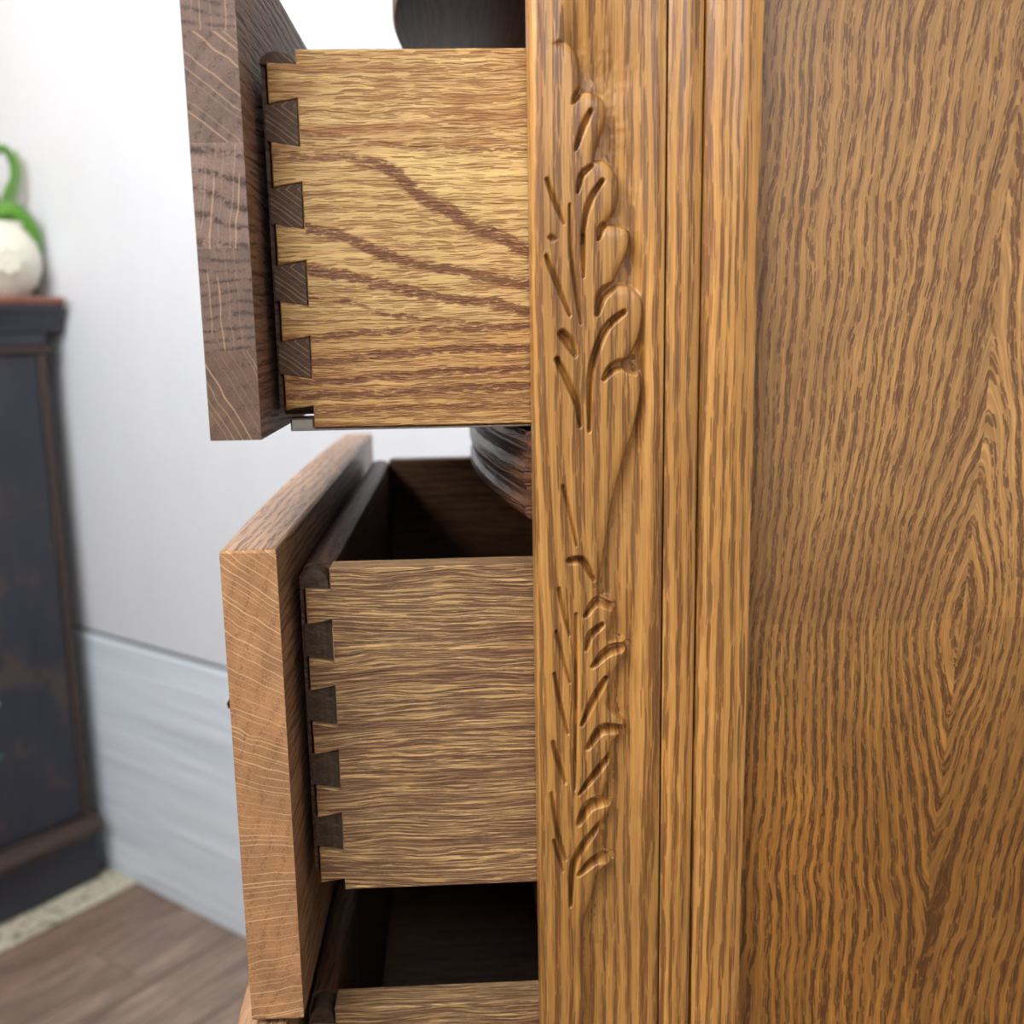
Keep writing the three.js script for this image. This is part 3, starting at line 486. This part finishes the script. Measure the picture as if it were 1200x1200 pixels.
const redWood = surface(256, 128, 300, 60, (x, y, o) => { const n = fbm(x / 40, y / 8); o[0] = 112 + 40 * n; o[1] = 64 + 30 * n; o[2] = 50 + 24 * n; o[3] = n; }, { roughness: 0.45, bump: 0.0004 });
const cabAt = [-0.2, 0, 0.45], CV = 0.008;
const cab = thing('cabinet', 'dark navy painted cabinet with worn brown spots against the white wall', 'cabinet', inRoom(...cabAt).toArray(), null, TURN);
cab.userData.local = true;
const cb = (x0, y0, z0, x1, y1, z1, c = 0.003) => box(x0 - cabAt[0], y0, z0 - cabAt[2], x1 - cabAt[0], y1, z1 - cabAt[2], c);
{
  part('body', mapUV(cb(-0.4, 0.008, CV, -0.006, 1.0, 0.92), navy, 'z'), navy, cab);
  for (const [a, b] of [[CV, CV + 0.016], [0.904, 0.92]]) part('stile', mapUV(cb(-0.006, 0.13, a, 0.001, 0.965, b, 0.004), wornWood, 'y'), wornWood, cab);
  part('front_panel', mapUV(cb(-0.006, 0.14, CV + 0.017, -0.002, 0.962, 0.903), navy, 'z', [0, 0, 0.1]), navy, cab);
  part('cabinet_top', mapUV(cb(-0.42, 1.044, -0.022, 0.026, 1.056, 0.95, 0.004), redWood, 'z'), redWood, cab, 'reddish brown worn top');
  const cor = [[-0.41, 1.0], [0.004, 1.0], [0.004, 1.006], [0.008, 1.012], [0.011, 1.02], [0.016, 1.03], [0.022, 1.036], [0.022, 1.044], [-0.41, 1.044]];
  part('cornice', mapUV(run(cor.map(([x, y]) => [x - cabAt[0], y]), -0.018 - cabAt[2], 0.945 - cabAt[2], 0.001), navy, 'z'), navy, cab);
  part('frieze', mapUV(cb(-0.006, 0.976, CV - 0.002, 0.003, 1.0, 0.922), navy, 'z'), navy, cab);
  part('bead_moulding', mapUV(cb(-0.006, 0.963, CV - 0.008, 0.008, 0.976, 0.928, 0.005), wornWood, 'z'), wornWood, cab);
  part('base_moulding', mapUV(run([[-0.006, 0.1], [0.016, 0.1], [0.016, 0.112], [0.008, 0.124], [0.004, 0.134], [-0.006, 0.134]].map(([x, y]) => [x - cabAt[0], y]), CV - 0.01 - cabAt[2], 0.93 - cabAt[2], 0.001), wornWood, 'z'), wornWood, cab);
  part('kick_board', mapUV(cb(-0.006, 0.008, CV - 0.004, 0.006, 0.1, 0.924), navy, 'z', [0, 0.9, 0]), navy, cab);
  // painted flowers on the panel
  const petalM = new THREE.MeshPhysicalMaterial({ roughness: 0.6 }); petalM.color.setRGB(0.75, 0.75, 0.68); const leafM = new THREE.MeshPhysicalMaterial({ roughness: 0.6 }); leafM.color.setRGB(0.05, 0.16, 0.09);
  for (const [y, z, s, m] of [[0.392, 0.172, 0.02, petalM], [0.44, 0.168, 0.022, leafM], [0.30, 0.172, 0.022, leafM]]) {
    const q = []; for (let k = 0; k < 26; k++) { const a = k / 26 * Math.PI * 2, r = s * (0.75 + (m === petalM ? 0.25 * Math.abs(Math.cos(2.5 * a)) : 0.1 * Math.cos(2 * a))); q.push(new THREE.Vector2(r * Math.cos(a), r * Math.sin(a) * (m === petalM ? 1 : 0.5))); }
    const g = new THREE.ExtrudeGeometry(new THREE.Shape(q), { depth: 0.0004, bevelEnabled: false }); g.rotateY(Math.PI / 2).translate(-0.002 - cabAt[0], y, z - cabAt[2]);
    part(m === petalM ? 'painted_flower' : 'painted_leaf', g, m, cab);
  }
}
{
  const vAt = [-0.055, 1.056, 0.038], cream = new THREE.MeshPhysicalMaterial({ roughness: 0.35, clearcoat: 0.4 }); cream.color.setRGB(0.74, 0.72, 0.62);
  const vase = thing('vase', 'round cream vase with a raised rosette, standing on the dark cabinet', 'vase', inRoom(...vAt).toArray(), null, TURN); vase.userData.local = true;
  const prof = [[0, 0], [0.03, 0], [0.034, 0.003], [0.05, 0.02], [0.06, 0.045], [0.061, 0.066], [0.055, 0.088], [0.043, 0.106], [0.036, 0.114], [0.038, 0.122], [0.034, 0.122], [0.032, 0.113], [0.036, 0.106], [0.0, 0.1]].map(([x, y]) => new THREE.Vector2(x, y));
  part('body', new THREE.LatheGeometry(prof, 40), cream, vase);
  const petals = [];
  for (let k = 0; k < 8; k++) { const s = new THREE.SphereGeometry(0.011, 12, 8); s.scale(0.3, 0.7, 1).translate(0, 0, 0.016).rotateX(k / 8 * Math.PI * 2); petals.push(s); }
  const c = new THREE.SphereGeometry(0.008, 12, 8); c.scale(0.5, 1, 1); petals.push(c);
  const ros = mergeGeometries(petals); ros.rotateY(-0.35).translate(0.0565, 0.058, 0.021); part('rosette', ros, cream, vase);
  const mk = (r, g, b) => { const m = new THREE.MeshPhysicalMaterial({ roughness: 0.45, side: THREE.DoubleSide, transmission: 0.3, thickness: 0 }); m.color.setRGB(r, g, b); return m; };
  const G1 = mk(0.13, 0.38, 0.03), G2 = mk(0.07, 0.20, 0.03), G3 = mk(0.42, 0.62, 0.25);
  const plant = thing('potted_plant', 'green strap-leaved plant looping out of the cream vase', 'plant', inRoom(vAt[0], vAt[1] + 0.1, vAt[2]).toArray(), null, TURN); plant.userData.local = true;
  // a leaf: points [along z (left is +), up, out], widths
  const leaf = (pts, w, m, th = 0.0012) => {
    const cv = new THREE.CatmullRomCurve3(pts.map(([z, y, x]) => new THREE.Vector3(x, y, z))), n = 28, p = [], ix = [];
    for (let i = 0; i <= n; i++) {
      const t = i / n, a = cv.getPoint(t), tg = cv.getTangent(t), side = new THREE.Vector3(1, 0.15, 0.25).cross(tg).normalize(), nor = tg.clone().cross(side).normalize(), ww = w * Math.pow(Math.sin(Math.PI * Math.min(0.985, 0.12 + 0.86 * t)), 0.55) / 2;
      for (const [s, h] of [[-1, 0], [0, th * 1.5], [1, 0], [0, -th]]) { const q = a.clone().addScaledVector(side, s * ww).addScaledVector(nor, h); p.push(q.x, q.y, q.z); }
      if (i) for (let k = 0; k < 4; k++) { const b = (i - 1) * 4 + k, c2 = (i - 1) * 4 + (k + 1) % 4; ix.push(b, c2, c2 + 4, b, c2 + 4, b + 4); }
    }
    const g = new THREE.BufferGeometry(); g.setAttribute('position', new THREE.Float32BufferAttribute(p, 3)); g.setIndex(ix); g.computeVertexNormals(); part('leaf', g, m, plant);
  };
  leaf([[0.012, 0.0, 0], [0.0, 0.04, 0.004], [0.012, 0.085, 0.006], [0.002, 0.128, 0.006], [-0.022, 0.14, 0.004], [-0.036, 0.11, 0], [-0.022, 0.066, -0.004], [-0.002, 0.034, -0.008]], 0.015, G1);
  leaf([[0.014, 0, 0], [0.022, 0.05, 0], [0.034, 0.12, -0.004], [0.045, 0.17, -0.006]], 0.02, G1);
  leaf([[0.0, 0, -0.004], [-0.024, 0.03, -0.012], [-0.046, 0.012, -0.02], [-0.062, -0.03, -0.026], [-0.0655, -0.094, -0.028]], 0.034, G2);
  leaf([[0.016, 0, 0.004], [0.004, 0.036, 0.012], [-0.018, 0.038, 0.022], [-0.042, 0.008, 0.026], [-0.054, -0.03, 0.022]], 0.034, G1);
  leaf([[0, 0, -0.008], [-0.034, 0.06, -0.014], [-0.052, 0.11, -0.018], [-0.054, 0.146, -0.02]], 0.018, G3);
  leaf([[0, 0, -0.008], [-0.02, 0.05, -0.014], [-0.036, 0.085, -0.018], [-0.056, 0.10, -0.02]], 0.014, G3);
  leaf([[0.01, 0, 0], [0.04, 0.05, 0.008], [0.06, 0.09, 0.012]], 0.03, G2);
}

renderer.render(scene, camera);
